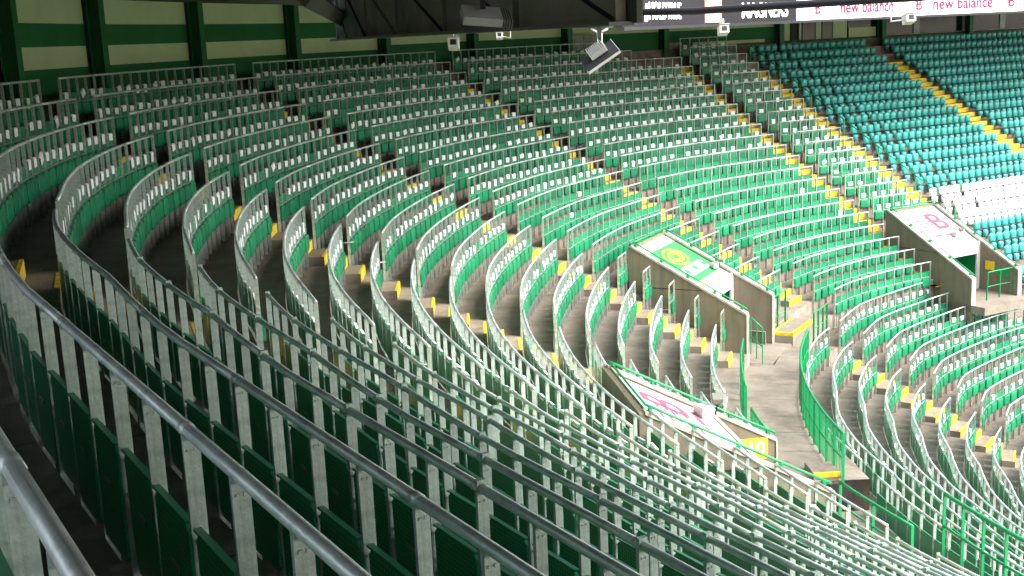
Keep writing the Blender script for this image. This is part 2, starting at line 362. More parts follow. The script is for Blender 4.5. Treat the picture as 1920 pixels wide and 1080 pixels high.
for k in range(0, 20):
    if k < 15: rail_row(k, ang('Ae', k), ang('Ze', k), ordw(k+1)+' '+B0+'on the tight left bend', 'rail rows on the left bend', .9, .4)
    else:
        rail_row(k, ang('Ae', k), vom_side('v3', k, -1), ordw(k+1)+' '+B0+'just beyond the near white-roofed tunnel', 'short rail rows beyond the near tunnel', .3)
        rail_row(k, vom_side('v3', k, 1), ang('Ze', k), ordw(k+1)+' '+B0+'this side of the near white-roofed tunnel', 'short rail rows this side of the near tunnel', .2, .5)
for k in range(0, 27):
    s0 = ang('Zs', k) if k < 22 else 3.62
    if k in (20, 21): s0 = 3.64
    rail_row(k, s0, 4.6, ordw(k+1)+' '+B0+'nearest block, along the foreground', 'rail rows of the nearest block', 0, .85, k > 3, 160)
B1 = ' rail seat row below the landing, '
for k in range(22, 42):
    rail_row(k, angL('De', k) if k < 24 else (2.053 if k == 24 else 1.75), angL('Gs', k), ordw(k-21)+B1+'right of the lower stairs', 'lower rail rows right of the lower stairs', .82)
    rail_row(k, angL('Ge', k), angL('Ye', k), ordw(k-21)+B1+'left of the lower stairs', 'lower rail rows left of the lower stairs', .6, .2)
    rail_row(k, angL('Ys', k) if k > 22 else 3.17, 3.44, ordw(k-21)+B1+'at the lower right corner', 'lower rail rows at the lower right corner', .1, .2)
# ------------------------------------------------------------------ stairs in the aisles
def stair(name_label, s_of_k, ks, width, lower=False):
    root = None
    for k in ks:
        s = s_of_k(k); x, y = line(k, s)
        if not seen(x, y, zt(k), 160): continue
        if root is None: root = empty('stair_flight', (x, y, zt(k)), name_label, 'stairs', 'stairs running down the aisles')
        dx = line(k, s+.002); tx = math.atan2(dx[1]-y, dx[0]-x)+math.pi       # +Y outward
        z = zt(k); zn = zt(k+1) if k != 21 else ZL; h = z-zn
        X = Matrix.Translation((x, y, zn)) @ Matrix.Rotation(tx, 4, 'Z')
        mb = MB(); mb.box(-width/2+.04, width/2-.04, -.34, .045, 0, h*.5, 0, X); part(mb, 'step', conc, root)
        mb = MB(); mb.box(-width/2+.035, width/2-.035, -.346, -.341, .004, h*.5-.003, 0, X); mb.box(-width/2+.035, width/2-.035, -.346, -.29, h*.5+.002, h*.5+.006, 0, X); part(mb, 'yellow_nosing', yellow, root)
        mb = MB(); mb.box(-width/2+.035, width/2-.035, .041, .046, h*.5+.004, h-.003, 0, X); mb.box(-width/2+.035, width/2-.035, .042, .11, h+.002, h+.006, 0, X); part(mb, 'yellow_nosing', yellow, root)
    return root
avg = lambda a, b: (lambda k: (ang(a, k)+ang(b, k))/2)
avgL = lambda a, b: (lambda k: (angL(a, k)+angL(b, k))/2)
stair('long yellow-edged stairs on the left bend ending at the near tunnel', avg('Ae', 'As'), range(1, 20), 1.15)
stair('long yellow-edged stairs left of the green-roofed tunnel', avg('Be', 'Bs'), range(1, 20), 1.15)
stair('yellow-edged stairs just right of the green-roofed tunnel', avg('Ce', 'Cs'), range(1, 20), 1.15)
stair('yellow-edged stairs left of the narrow block beside teal seats', avg('De', 'Ds'), range(1, 22), 1.15)
eE = lambda k: ang('Ee', k)-1.0/G['R']
stair('yellow-edged stairs with green handrail beside the teal seats', eE, range(2, 17), 1.1)
sF = lambda k: G['t2']-E_F/G['R']
stair('yellow-edged stairs between the two teal seat blocks', sF, range(2, 26), 1.15)
stair('yellow-edged stairs nearest the camera at the far left', avg('Ze', 'Zs'), range(1, 20), 1.15)
stair('lower yellow-edged stairs below the landing at right', avgL('Ge', 'Gs'), range(23, 37), 1.15)
stair('lower yellow-edged stairs at the lower right corner', avgL('Ye', 'Ys'), range(23, 30), 1.0)
# ------------------------------------------------------------------ teal and white tip-up seats
def tip_mesh(m, name, wd=0.):
    mb = MB()
    def shell(z0, z1, w0, w1, y, dpt, top):
        pts = []
        for i in range(9):
            a = math.pi*i/8; pts.append((w1*math.cos(a), z1-top+top*math.sin(a)))
        pts += [(-w0, z0), (w0, z0)]
        n = len(pts); V = [(x, y-dpt*(1-(abs(x)/w1)**2)*1.0, z) for x, z in pts]+[(x, y+.045, z) for x, z in pts]
        cz = (z0+z1)/2; V += [(x*.62, y-dpt-.02, (z-cz)*.62+cz) for x, z in pts]
        F = [tuple(reversed(range(n, 2*n)))]+[(a, n+a, n+(a+1) % n, (a+1) % n) for a in range(n)]+[(a, (a+1) % n, 2*n+(a+1) % n, 2*n+a) for a in range(n)]+[tuple(range(2*n, 3*n))]
        F = [f if i == 0 else tuple(reversed(f)) for i, f in enumerate(F)]
        mb.add(V, F, 0)
    shell(.47, .82, .16+wd, .185+wd*.8, .05, .035, .12)
    shell(.17, .44+wd, .095+wd*1.6, .13+wd*1.6, -.05, .035, .03)
    mb.box(-.03, .03, .0, .10, .12, .5, 1); mb.box(-.21, .21, -.01, .05, .425, .455, 1)
    me = bpy.data.meshes.new(name); me.from_pydata(mb.V, [], mb.F); me.materials.append(m); me.materials.append(navy)
    me.polygons.foreach_set('material_index', mb.I); me.polygons.foreach_set('use_smooth', [True]*len(mb.F)); return me
TIP_T, TIP_W = tip_mesh(teal, 'seat'), tip_mesh(white_seat, 'seat', .025)
def tip_row(k, es, label, group, white):
    z = zt(k+1) if k != 21 else zt(22); pts = []
    for e in es:
        s = ang('Ee', k)-e/G['R']; x, y = line(k, s, -.10, False)
        if in_vom(x, y): continue
        if seen(x, y, z+.5, 90): pts.append((x, y, s))
    if not pts: return
    root = empty('tip_up_seat_row', (pts[0][0], pts[0][1], z), label, 'seats', group)
    d = line(k, pts[0][2]+.004, -.10, False); rz = math.atan2(d[1]-pts[0][1], d[0]-pts[0][0])+math.pi
    for x, y, s in pts:
        inst('seat', TIP_W if white else TIP_T, root, (x-pts[0][0], y-pts[0][1], 0), rz+random.uniform(-.02, .02))
    if len(pts) > 1:
        mb = MB(); mb.tube([(pts[0][0], pts[0][1], z+.30), (pts[-1][0], pts[-1][1], z+.30)], .02, 4); part(mb, 'seat_beam', navy, root)
eFr = E_F-(G['t2']-AIS['Ee'][0])*G['R']
for k in range(0, 26):
    es = [2.1, 2.88, 3.44, 4.0]; e = 4.76
    while e < eFr-.95: es.append(e); e += .56
    w = k in (15, 16, 17)
    if k >= 17: es = [2.1+i*.56+(k-17)*.0 for i in range(19)]; es = [e for e in es if e < eFr-.9]
    # beyond the far tunnel the rows start right of its wall
    col = 'white' if w else 'teal'
    tip_row(k, es, ordw(k+1)+' row of '+col+' tip-up seats from the back, nearer teal block', 'tip-up seat rows of the nearer teal block', w)
    es2 = [eFr+1.0+.56*i for i in range(40)]
    tip_row(k, es2, ordw(k+1)+' row of '+col+' tip-up seats from the back, block beyond stairs', 'tip-up seat rows beyond the far stairs', w)
# handrail beside the teal seats
def handrail(pts, label, group=None, r=.022, posts=.9, bars=False, name='handrail', mid=True, hgt=1.0, m=greenp):
    """tube rail following points given at rail height; posts drop by hgt"""
    root = empty(name, pts[0], label, name.replace('_', ' '), group)
    mb = MB(); mb.tube(pts, r*1.15, 8); part(mb, 'top_rail', m, root, True)
    if mid: mb = MB(); mb.tube([(x, y, z-hgt*.52) for x, y, z in pts], r*.8, 6); part(mb, 'mid_rail', m, root, True)
    P = [Vector(p) for p in pts]; L = [0]
    for a, b in zip(P[:-1], P[1:]): L.append(L[-1]+(b-a).length)
    n = max(1, round(L[-1]/posts))
    for i in range(n+1):
        q = L[-1]*i/n; j = max(0, min(len(P)-2, int(np.searchsorted(L, q))-1)); f = (q-L[j])/max(1e-6, L[j+1]-L[j]); c = P[j].lerp(P[j+1], f)
        an = math.atan2(P[j+1].y-P[j].y, P[j+1].x-P[j].x); X = Matrix.Translation(c) @ Matrix.Rotation(an, 4, 'Z')
        mb = MB(); mb.box(-.012, .012, -.03, .03, -hgt, -.01, 0, X); part(mb, 'post', m, root)
    if bars:
        mb = MB(); nb = int(L[-1]/bars)
        for i in range(nb):
            q = L[-1]*(i+.5)/nb; j = max(0, min(len(P)-2, int(np.searchsorted(L, q))-1)); f = (q-L[j])/max(1e-6, L[j+1]-L[j]); c = P[j].lerp(P[j+1], f)
            mb.box(c.x-.008, c.x+.008, c.y-.008, c.y+.008, c.z-hgt+.08, c.z-.02)
        mb.tube([(x, y, z-hgt+.08) for x, y, z in pts], r*.6, 5); o = part(mb, 'infill_bars', m, root); o['kind'] = 'stuff'
    return root
pts = [(*line(k, ang('Ee', k)-1.55/G['R'], 0, False), zt(k)+.75) for k in np.arange(0, 17.2, .5)]
def zline(kf): return (-G['H']-kf*G['h']-G['h2']*kf*kf*.01)*M
pts = [(*line(float(kf), ang('Ee', kf)-1.6/G['R'], 0, False), zline(kf)-.93+.62) for kf in np.arange(.5, 17.2, .5)]
handrail(pts, 'thin green handrail running down beside the teal seats', r=.02, posts=2.4, mid=False, hgt=.8)
# ------------------------------------------------------------------ tunnels (roofed stair mouths)
def text_mesh(body, size, m, root, X, name='lettering', bold=0., name_kind=None):
    cu = bpy.data.curves.new('t', 'FONT'); cu.body = body; cu.size = size; cu.align_x = 'CENTER'; cu.align_y = 'CENTER'; cu.offset = bold; cu.extrude = .004
    to = bpy.data.objects.new('t', cu); COL.objects.link(to); dg = bpy.context.evaluated_depsgraph_get(); dg.update()
    me = bpy.data.meshes.new_from_object(to.evaluated_get(dg)); bpy.data.objects.remove(to); me.materials.clear(); me.materials.append(m)
    L = root.location; me.transform(Matrix.Translation((-L.x, -L.y, -L.z)) @ X)
    o = bpy.data.objects.new(name, me); o.parent = root; COL.objects.link(o); return o
def logo(root, X, s, m):
    """speed-line B mark; s = overall height"""
    mb = MB()
    for i, (a, b) in enumerate([(-.95, -.6), (-.85, -.28), (-.7, -.05), (-.8, -.3), (-.9, -.62)]):
        y = (.36-.18*i)*s; mb.box(a*s, b*s, y-.03*s, y+.03*s, 0, .004, 0, X)
    for i in range(4): y = (.27-.18*i)*s; mb.box(-.22*s, .1*s, y-.03*s, y+.03*s, 0, .004, 0, X)
    part(mb, 'logo_stripes', m, root); text_mesh('B', s*1.25, m, root, X @ Matrix.Translation((.22*s, 0, 0)), 'logo_letter', .02*s)
def vomitory(v, label, roofmat):
    P0, m_, t = vom_axes(v); th, kf, d, hw, kb, kr, rise, zf = VOM[v]
    root = empty('stand_tunnel', (P0.x, P0.y, zf), label, 'tunnel')
    D = lambda kp: (kf-kp)*M
    top = lambda kp: zrp(kp)+rise
    wt = .15
    for sgn in (-1, 1):
        a = hw if sgn > 0 else -hw-wt
        mb = MB(); base = P0+t*a
        Q = lambda kp, z: base+m_*D(kp)+Vector((0, 0, z))
        mb.prism([Q(kb, zf-.6), Q(kf, zf-.6), Q(kf, top(kf)), Q(kb, top(kb))], t*wt)
        part(mb, 'side_wall', vomconc, root)
        mb = MB(); base = P0+t*(a-.03); e = .07
        mb.prism([Q(kb-.05, top(kb-.05)+.002), Q(kf+.03, top(kf+.03)+.002), Q(kf+.03, top(kf+.03)+e), Q(kb-.05, top(kb-.05)+e)], t*(wt+.06))
        mb.prism([Q(kf+.004/M+.002, zf), Q(kf+.05, zf), Q(kf+.05, top(kf)), Q(kf+.006, top(kf))], t*(wt+.06))
        part(mb, 'coping', coping, root)
        # panel joint line on the wall
        mb = MB(); base = P0+t*(a+(wt if sgn > 0 else -.006)); zj = (top(kf)+top(kb))/2-.25
        km = kb+ (kf-kb)*.62
        mb.prism([Q(kb+.6, zj), Q(km, zj), Q(km, zj-.02), Q(kb+.6, zj-.02)], t*.006); part(mb, 'wall_joint', blackm, root)
    # back wall
    mb = MB(); B = lambda w, kp, z: P0+t*w+m_*D(kp)+Vector((0, 0, z))
    mb.prism([B(-hw-wt, kb, top(kb)-1.9), B(hw+wt, kb, top(kb)-1.9), B(hw+wt, kb, top(kb)+.05), B(-hw-wt, kb, top(kb)+.05)], m_*.14); part(mb, 'back_wall', vomconc, root)
    # sloping roof slab
    dz = -.05
    mb = MB(); mb.prism([B(-hw, kb, top(kb)+dz-.18), B(-hw, kr, top(kr)+dz-.18), B(-hw, kr, top(kr)+dz), B(-hw, kb, top(kb)+dz)], t*2*hw); part(mb, 'roof_slab', whitep if v != 'v1' else coping, root)
    mb = MB(); mb.prism([B(-hw, kr+.02, top(kr)-.5), B(hw, kr+.02, top(kr)-.5), B(hw, kr+.02, top(kr)-.02), B(-hw, kr+.02, top(kr)-.02)], -m_*.06); part(mb, 'lintel', whitep, root)
    for sgn in (-1, 1):
        mb = MB(); mb.prism([B(sgn*(hw-.001), kr+.03, zf), B(sgn*(hw-.17), kr+.03, zf), B(sgn*(hw-.17), kr+.03, top(kr)-.1), B(sgn*(hw-.001), kr+.03, top(kr)-.1)], -m_*.07); part(mb, 'door_jamb', whitep, root)
    mb = MB(); mb.prism([B(-hw, kr-1.2, zf), B(hw, kr-1.2, zf), B(hw, kr-1.2, top(kr)+.2), B(-hw, kr-1.2, top(kr)+.2)], m_*.05); part(mb, 'green_inner_wall', greenp, root)
    for sgn in (-1, 1):
        mb = MB(); mb.prism([B(sgn*(hw-.004), kr-1.15, zf+.002), B(sgn*(hw-.004), kr, zf+.002), B(sgn*(hw-.004), kr, top(kr)-.2), B(sgn*(hw-.004), kr-1.15, top(kr))], -t*sgn*.02); part(mb, 'green_lining', greenp, root)
    mb = MB(); mb.prism([B(-hw-wt, kr-1.5, zf-.004), B(-hw-wt, kf+.8, zf-.004), B(hw+wt, kf+.8, zf-.004), B(hw+wt, kr-1.5, zf-.004)], (0, 0, -.3)); part(mb, 'tunnel_floor', conc, root)
    # rails on the copings
    for sgn in (-1, 1):
        pts_ = [B(sgn*(hw+.03), kp, top(kp)+.17) for kp in np.linspace(kb, kf, 9)]
        mb = MB(); mb.tube(pts_, .02 if v != 'v3' else .028, 6); part(mb, 'guard_rail', greenp, root, True)
        for kp in np.linspace(kb+.1, kf-.2, 5):
            X = Matrix.Translation(B(sgn*(hw+.05), kp, top(kp)+.08)) @ Matrix.Rotation(d, 4, 'Z'); mb = MB(); mb.box(-.03, .03, -.05, .05, -.06, .08, 0, X); part(mb, 'rail_bracket', greenp, root)
    mb = MB(); mb.tube([B(-hw-.05, kb, top(kb)+.17), B(hw+.05, kb, top(kb)+.17)], .026, 6); mb.tube([B(-hw-.05, kb, top(kb)+.07), B(hw+.05, kb, top(kb)+.07)], .014, 6); part(mb, 'guard_rail', greenp, root, True)
    # local frame of the roof plane: X to the viewer's right on the pitch (=-t), Y up the slope, Z normal
    slope = math.atan2(top(kb)-top(kr), (kr-kb)*M)
    yv = (m_*math.cos(slope)+Vector((0, 0, math.sin(slope)))).normalized(); xv = -t; zv = xv.cross(yv)
    Rm = Matrix((xv, yv, zv)).transposed().to_4x4(); c = B(0, (kb+kr)/2, (top(kb)+top(kr))/2+dz+.006)
    X = Matrix.Translation(c) @ Rm; LL = (kr-kb)*M/math.cos(slope)
    return root, X, hw, LL, B, top
r1, X1, hw1, L1, B1_, top1 = vomitory('v1', 'roofed concrete tunnel mouth with green banner on its roof', bann_g)
mb = MB(); mb.box(-hw1+.03, hw1-.03, -L1/2+.36, L1/2-.42, 0, .006, 0, X1); part(mb, 'banner', bann_g, r1)
mb = MB(); mb.box(-hw1+.03, hw1-.03, L1/2-.41, L1/2-.05, 0, .006, 0, X1); part(mb, 'banner_head_strip', coping, r1)
mb = MB()
for rx_, ry_, w_, ox in ((.62, .36, .07, 0), (.40, .21, .06, .02), (.20, .10, .06, .04)):
    n = 28
    for i in range(n):
        a, b = 2*math.pi*i/n, 2*math.pi*(i+1)/n; cy = .28
        V = [X1 @ Vector((ox+(rx_+q)*math.cos(z_), cy+(ry_+q)*math.sin(z_), .0095)) for q, z_ in ((0, a), (w_, a), (w_, b), (0, b))]
        mb.add(V, [(0, 1, 2, 3)])
part(mb, 'yellow_emblem', printy, r1)
text_mesh('CELTIC', .56, printw, r1, X1 @ Matrix.Translation((.03, -.44, .010)), 'banner_lettering', .03)
text_mesh('glasgow', .2, printw, r1, X1 @ Matrix.Translation((-.1, -.72, .008)), 'banner_lettering', .012) if False else None
mb = MB(); mb.box(-hw1+.10, -hw1+.75, -L1/2+.12, -L1/2+.34, 0, .006, 0, X1); part(mb, 'orange_notice', orange, r1)
r2, X2, hw2, L2, B2_, top2 = vomitory('v2', 'far roofed tunnel with white logo banner below the teal seats', bann_w)
mb = MB(); mb.box(-hw2+.12, hw2-.10, -L2/2+.55, L2/2-.18, 0, .006, 0, X2); part(mb, 'banner', bann_w, r2)
logo(r2, X2 @ Matrix.Translation((.15, .25, .009)), 1.15, redp)
text_mesh('new balance', .27, redp, r2, X2 @ Matrix.Translation((.05, -.55, .009)), 'banner_lettering', .006)
r3, X3, hw3, L3, B3_, top3 = vomitory('v3', 'near roofed tunnel with white logo banner and a 110 sign', bann_w)
mb = MB(); mb.box(-hw3+.14, hw3-.12, -L3/2+.5, L3/2-.35, 0, .006, 0, X3); part(mb, 'banner', bann_w, r3)
logo(r3, X3 @ Matrix.Translation((.15, .2, .009)), 1.2, redp)
text_mesh('new balance', .27, redp, r3, X3 @ Matrix.Translation((.1, -.5, .009)), 'banner_lettering', .004)
def wall_sign(root, B, top, side, kp, w, h, z, body, m, name='number_sign'):
    """sign on the inner face of a tunnel wall"""
    P0v = B(side, kp, z)
    return P0v
def inner_sign(v, root, side, kp, w, h, z, body, m, tm=printw):
    P0, m_, t = vom_axes(v); hw = VOM[v][3]; kf = VOM[v][1]
    c = P0+t*side*(hw-.012)+m_*(kf-kp)*M+Vector((0, 0, z))
    zv = -t*side; yv = Vector((0, 0, 1)); xv = yv.cross(zv)
    X = Matrix.Translation(c) @ Matrix((xv, yv, zv)).transposed().to_4x4()
    mb = MB(); mb.box(-w/2, w/2, -h/2, h/2, 0, .012, 0, X); part(mb, 'number_sign' if body else 'sign_plate', m, root)
    if body: text_mesh(body, h*.85, tm, root, X @ Matrix.Translation((0, 0, .016)), 'sign_digits', .01)
inner_sign('v3', r3, -1, 19.4, .72, .46, top3(19.4)-.40, '110', yellow)
inner_sign('v2', r2, -1, 21.0, .42, .34, top2(21.0)-.62, '', yellow)
inner_sign('v2', r2, -1, 21.75, .62, .34, top2(21.75)-.52, '', bann_g)
# landing step and platform edge right of the green tunnel
def step_block(label, s0, s1, k0, k1, z0, z1, yel=True):
    root = empty('landing_step', (*line(k0, s0), z0), label, 'step')
    mb = MB(); ss = srange(s0, s1, .02)
    for a, b in zip(ss[:-1], ss[1:]):
        A, Bq, C_, D_ = line(k0, a, 0, False), line(k0, b, 0, False), line(k1, b, 0, False), line(k1, a, 0, False)
        mb.add([(*A, z1), (*Bq, z1), (*C_, z1), (*D_, z1), (*A, z0), (*Bq, z0), (*C_, z0), (*D_, z0)], [(3, 2, 1, 0), (3, 7, 6, 2), (0, 1, 5, 4), (1, 2, 6, 5), (0, 4, 7, 3)])
    part(mb, 'block', conc, root)
    if yel:
        mb = MB()
        for k_ in ((k0, k1) if yel == True else ()):
            sg = 1 if k_ == k0 else -1
            P1 = [(*line(k_, a, sg*.008, False), z1+.004) for a in ss]; P2 = [(*line(k_, a, sg*.008-sg*.09, False), z1+.004) for a in ss]; P3 = [(*line(k_, a, sg*.008, False), z1-.12) for a in ss]
            for i in range(len(ss)-1): mb.add([P1[i], P1[i+1], P2[i+1], P2[i]], [(0, 1, 2, 3)]); mb.add([P1[i], P1[i+1], P3[i+1], P3[i]], [(0, 1, 2, 3)])
        a = s1
        V = [(*line(k0, a+.0003, 0, False), z1+.004), (*line(k1, a+.0003, 0, False), z1+.004)]
        mb.add([V[0], V[1], (V[1][0], V[1][1], z1-.1), (V[0][0], V[0][1], z1-.1)], [(0, 1, 2, 3)])
        V2 = [(*line(k0, a-.003, 0, False), z1+.004), (*line(k1, a-.003, 0, False), z1+.004)]
        mb.add([V[0], V[1], V2[1], V2[0]], [(0, 1, 2, 3)])
        part(mb, 'yellow_nosing', yellow, root)
    return root
step_block('raised concrete platform with yellow edge right of the green-roofed tunnel', math.radians(144.6), math.radians(149.7), 20.1, 21.0, ZL-.3, ZL+.34)
step_block('yellow-edged step at the lower end of the curved landing', math.radians(178.6), math.radians(180.5), 21.2, 22.0, ZL-.1, ZL+.16, 2)
# ------------------------------------------------------------------ green guards
def arc(k, s0, s1, z, n=None, tier=False):
    return [(*line(k, s, 0, tier), z) for s in srange(s0, s1, .02)]
handrail([(*polar(math.radians(a), 21.85+.006*(a-152)*3), ZL+1.12) for a in np.arange(156.2, 181.2, .8)], 'long curved green guard fence between landing and lower rows', name='guard_fence', posts=.62, bars=.10, r=.026, hgt=1.12)
handrail([(*line(20, s), zr(20)) for s in srange(ang('Be', 20), 3.02, .02)], 'green guard fence at the foot of the long stairs block', name='guard_fence', posts=.6, bars=.15, r=.026, hgt=1.3)
handrail([(*line(20, s), ZL+1.05) for s in srange(3.06, 3.12, .02)], 'short green barrier on the landing near the far tunnel wall', name='guard_fence', posts=.55, bars=.15, r=.026, hgt=1.05)
handrail([(*line(20, s), zr(20)+.08) for s in srange(math.radians(189.9), math.radians(195.6), .02)], 'green two-bar railing at the near end of the landing', name='guard_fence', posts=1.5, r=.026, hgt=.85)
handrail([(*polar(math.radians(a), 23.15), ZL+1.06) for a in np.arange(190.7, 203, .8)], 'tall bright green railing at the lower right corner', name='guard_fence', posts=.62, bars=False, r=.034, hgt=1.25)
handrail([(*line(21.75, s, 0, False), zt(21)+.98) for s in srange(2.535, 2.60, .01)], 'small green barrier above the first lower row at the platform', name='guard_fence', posts=.5, r=.022, hgt=1.0)
handrail([(*line(24.3, s, 0, True), VOM['v2'][7]+1.05) for s in srange(2.055, 2.10, .01)], 'small green barrier in front of the far tunnel mouth', name='guard_fence', posts=.6, r=.022, hgt=1.05)
P0, m_, t_ = vom_axes('v1')
handrail([tuple(P0-t_*(VOM['v1'][3]+.35)+m_*q+Vector((0, 0, ZL+1.35))) for q in (.55, .1)]+[], 'green gate rail beside the right wall of the green-roofed tunnel', name='guard_fence', posts=.5, r=.022, hgt=1.2) if False else None
handrail([(*line(20.05, s, 0, False), zt(20)+1.0) for s in srange(math.radians(146.2), math.radians(149.9), .01)], 'green railing beside the right wall of the green-roofed tunnel', name='guard_fence', posts=.75, r=.022, hgt=1.35)
handrail([tuple(P0+t_*(VOM['v1'][3]+.02)+m_*q+Vector((0, 0, z_))) for q, z_ in ((-.1, zrp(19.75)+.05), (-.45, zrp(19.75)-.25))], 'green end post of the rail on the green tunnel wall', name='guard_fence', posts=.3, r=.022, hgt=1.1)
# ------------------------------------------------------------------ back wall, columns, concourse
KW = -1.3
def wpt(s, z, off=0.): return (*line(KW, s, off, False), z)
COLS = [3.262, 3.1179, 2.9922, 2.8454, 2.6942, 2.5538, 2.4101, 2.263, 2.1169, 1.9285, 1.7392, 1.56, 1.38]
wall_root = empty('back_wall', wpt(2.8, zt(0)), 'green and cream striped cladding wall behind the top row', 'wall')
def cover(s0, s1, z0, z1, m, name, root, off=0., th=.05):
    mb = MB(); ss = srange(s0, s1, .02)
    for a, b in zip(ss[:-1], ss[1:]):
        mb.add([wpt(a, z0, off), wpt(b, z0, off), wpt(b, z1, off), wpt(a, z1, off), wpt(a, z0, off+th), wpt(b, z0, off+th), wpt(b, z1, off+th), wpt(a, z1, off+th)], [(0, 3, 2, 1), (3, 7, 6, 2), (0, 1, 5, 4), (4, 5, 6, 7)])
    mb.add([wpt(s0, z0, off), wpt(s0, z1, off), wpt(s0, z1, off+th), wpt(s0, z0, off+th)], [(0, 1, 2, 3)]); mb.add([wpt(s1, z0, off), wpt(s1, z1, off), wpt(s1, z1, off+th), wpt(s1, z0, off+th)], [(0, 3, 2, 1)])
    return part(mb, name, m, root)
cr0 = wall_root
for a, b in zip(COLS[:-1], COLS[1:]):
    if b < 1.9: break
    lo = -.29 if b > 2.5 else (-.14 if b > 2.2 else -.12)
    cover(b+.004, a-.004, zt(0)-.3, lo, wallg, 'green_panel', wall_root)
    cover(b+.004, a-.004, lo+.004, .225, wallc, 'cream_panel', wall_root, .01)
    cover(b+.004, a-.004, .229, .76, wallg, 'green_panel', wall_root)
    cover(b+.004, a-.004, .764, 1.5, wallc, 'cream_panel', wall_root, .01)
cover(2.13, 2.06, -.62, -.36, wallc, 'cream_panel', wall_root, -.02) if False else None
cover(1.95, 2.07, -.86, -.70, wallc, 'cream_panel', wall_root, -.055, .05)
cover(1.95, 3.6, zt(0)-.4, 1.6, blackm, 'wall_backing', wall_root, .07, .05)
cover(1.25, 1.95, zt(0)-.4, 1.6, blackm, 'wall_backing', cr0, .12, .05)
for i, s in enumerate(COLS):
    x, y, _ = wpt(s, 0, -.26); d = math.atan2(wpt(s+.01, 0)[1]-wpt(s, 0)[1], wpt(s+.01, 0)[0]-wpt(s, 0)[0])
    if not seen(x, y, -.5, 30): continue
    vis_cols = [q for q in COLS if seen(*wpt(q, 0, -.26)[:2], -.5, 30)]
    root = empty('steel_column', (x, y, zt(0)-.2), ordw(vis_cols.index(s)+1)+' green steel column from the left, standing before the back wall', 'column', 'green columns along the back wall')
    X = Matrix.Translation((x, y, 0)) @ Matrix.Rotation(d, 4, 'Z')
    mb = MB(); mb.box(-.15, .15, -.17, -.15, zt(0)-.2, 1.6, 0, X); part(mb, 'flange', colg, root)
    mb = MB(); mb.box(-.15, .15, .15, .17, zt(0)-.2, 1.6, 0, X); part(mb, 'flange', colg, root)
    mb = MB(); mb.box(-.012, .012, -.15, .15, zt(0)-.2, 1.6, 0, X); part(mb, 'web', colg, root)
# concourse front behind the teal seats
cr = empty('concourse_front', wpt(1.8, zt(0)), 'dark glazed concourse front behind the topmost teal seats', 'building')
cover(1.25, 1.925, zt(0)-.3, -.86, wallg, 'green_base', cr)
cover(1.25, 1.735, -.855, -.82, greyl, 'window_sill', cr, -.06, .12)
for a, b in ((1.735, 1.665), (1.66, 1.57), (1.55, 1.48), (1.475, 1.39), (1.37, 1.3)): cover(b, a, -.81, 1.4, glassd, 'window', cr, .05)
for s in (1.6625, 1.56, 1.4775): cover(s-.006, s+.006, -.81, 1.4, greyl, 'mullion', cr, .0, .06)
for a, b, m in ((1.925, 1.905, wallc), (1.903, 1.892, blackm), (1.888, 1.884, wallc), (1.882, 1.86, glassd), (1.858, 1.848, wallc), (1.846, 1.828, glassd), (1.826, 1.80, wallc), (1.798, 1.742, glassd)):
    cover(b, a, -.855, 1.4, m, 'door_panel' if m is glassd else 'wall_panel', cr)
cover(1.745, 1.797, -.85, -.36, wallc, 'wall_panel', cr, -.03, .025)
b_ = empty('wall_cabinet', wpt(2.24, -.8), 'pale grey cabinet on the back wall behind hanging black screen', 'cabinet')
cover(2.222, 2.262, -.76, -.1, coping, 'cabinet_body', b_, -.35, .3); cover(2.241, 2.2415, -.74, -.12, blackm, 'door_seam', b_, -.354, .004)
b_ = empty('service_door', wpt(2.1, -.8), 'pale door in the back wall at head of the stairs', 'door')
cover(2.088, 2.112, -1.9, -.66, coping, 'door_leaf', b_, -.07, .05); cover(2.092, 2.093, -1.25, -1.15, blackm, 'door_handle', b_, -.10, .03)
# ------------------------------------------------------------------ upper tier: soffit, fascia, LED boards
def ring(r0, z0, r1, z1, a0, a1, m, name, root, th=.12, st=.03):
    mb = MB(); ss = srange(a0, a1, st)
    def Pn(r, a, z):
        t = min(max(a, G['t2']), G['t1']+.0); e = (a-t)*G['R']; return ((G['Ox']+r*math.cos(t)-e*math.sin(t))*M, (G['Oy']+r*math.sin(t)+e*math.cos(t))*M, z)
    for a, b in zip(ss[:-1], ss[1:]):
        V = [Pn(r0, a, z0), Pn(r0, b, z0), Pn(r1, b, z1), Pn(r1, a, z1), Pn(r0, a, z0+th), Pn(r0, b, z0+th), Pn(r1, b, z1+th), Pn(r1, a, z1+th)]
        mb.add(V, [(0, 1, 2, 3), (7, 6, 5, 4), (0, 4, 5, 1), (2, 6, 7, 3), (0, 3, 7, 4), (1, 5, 6, 2)])
    return part(mb, name, m, root)
ut = empty('upper_tier', (0, 30, .1), 'dark underside of the upper tier across the top', 'roof')
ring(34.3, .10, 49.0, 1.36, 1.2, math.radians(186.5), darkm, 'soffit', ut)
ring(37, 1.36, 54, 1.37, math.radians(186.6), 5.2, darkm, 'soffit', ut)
ring(48.8, 1.38, 54, 1.40, 1.2, math.radians(186.5), darkm, 'soffit', ut)
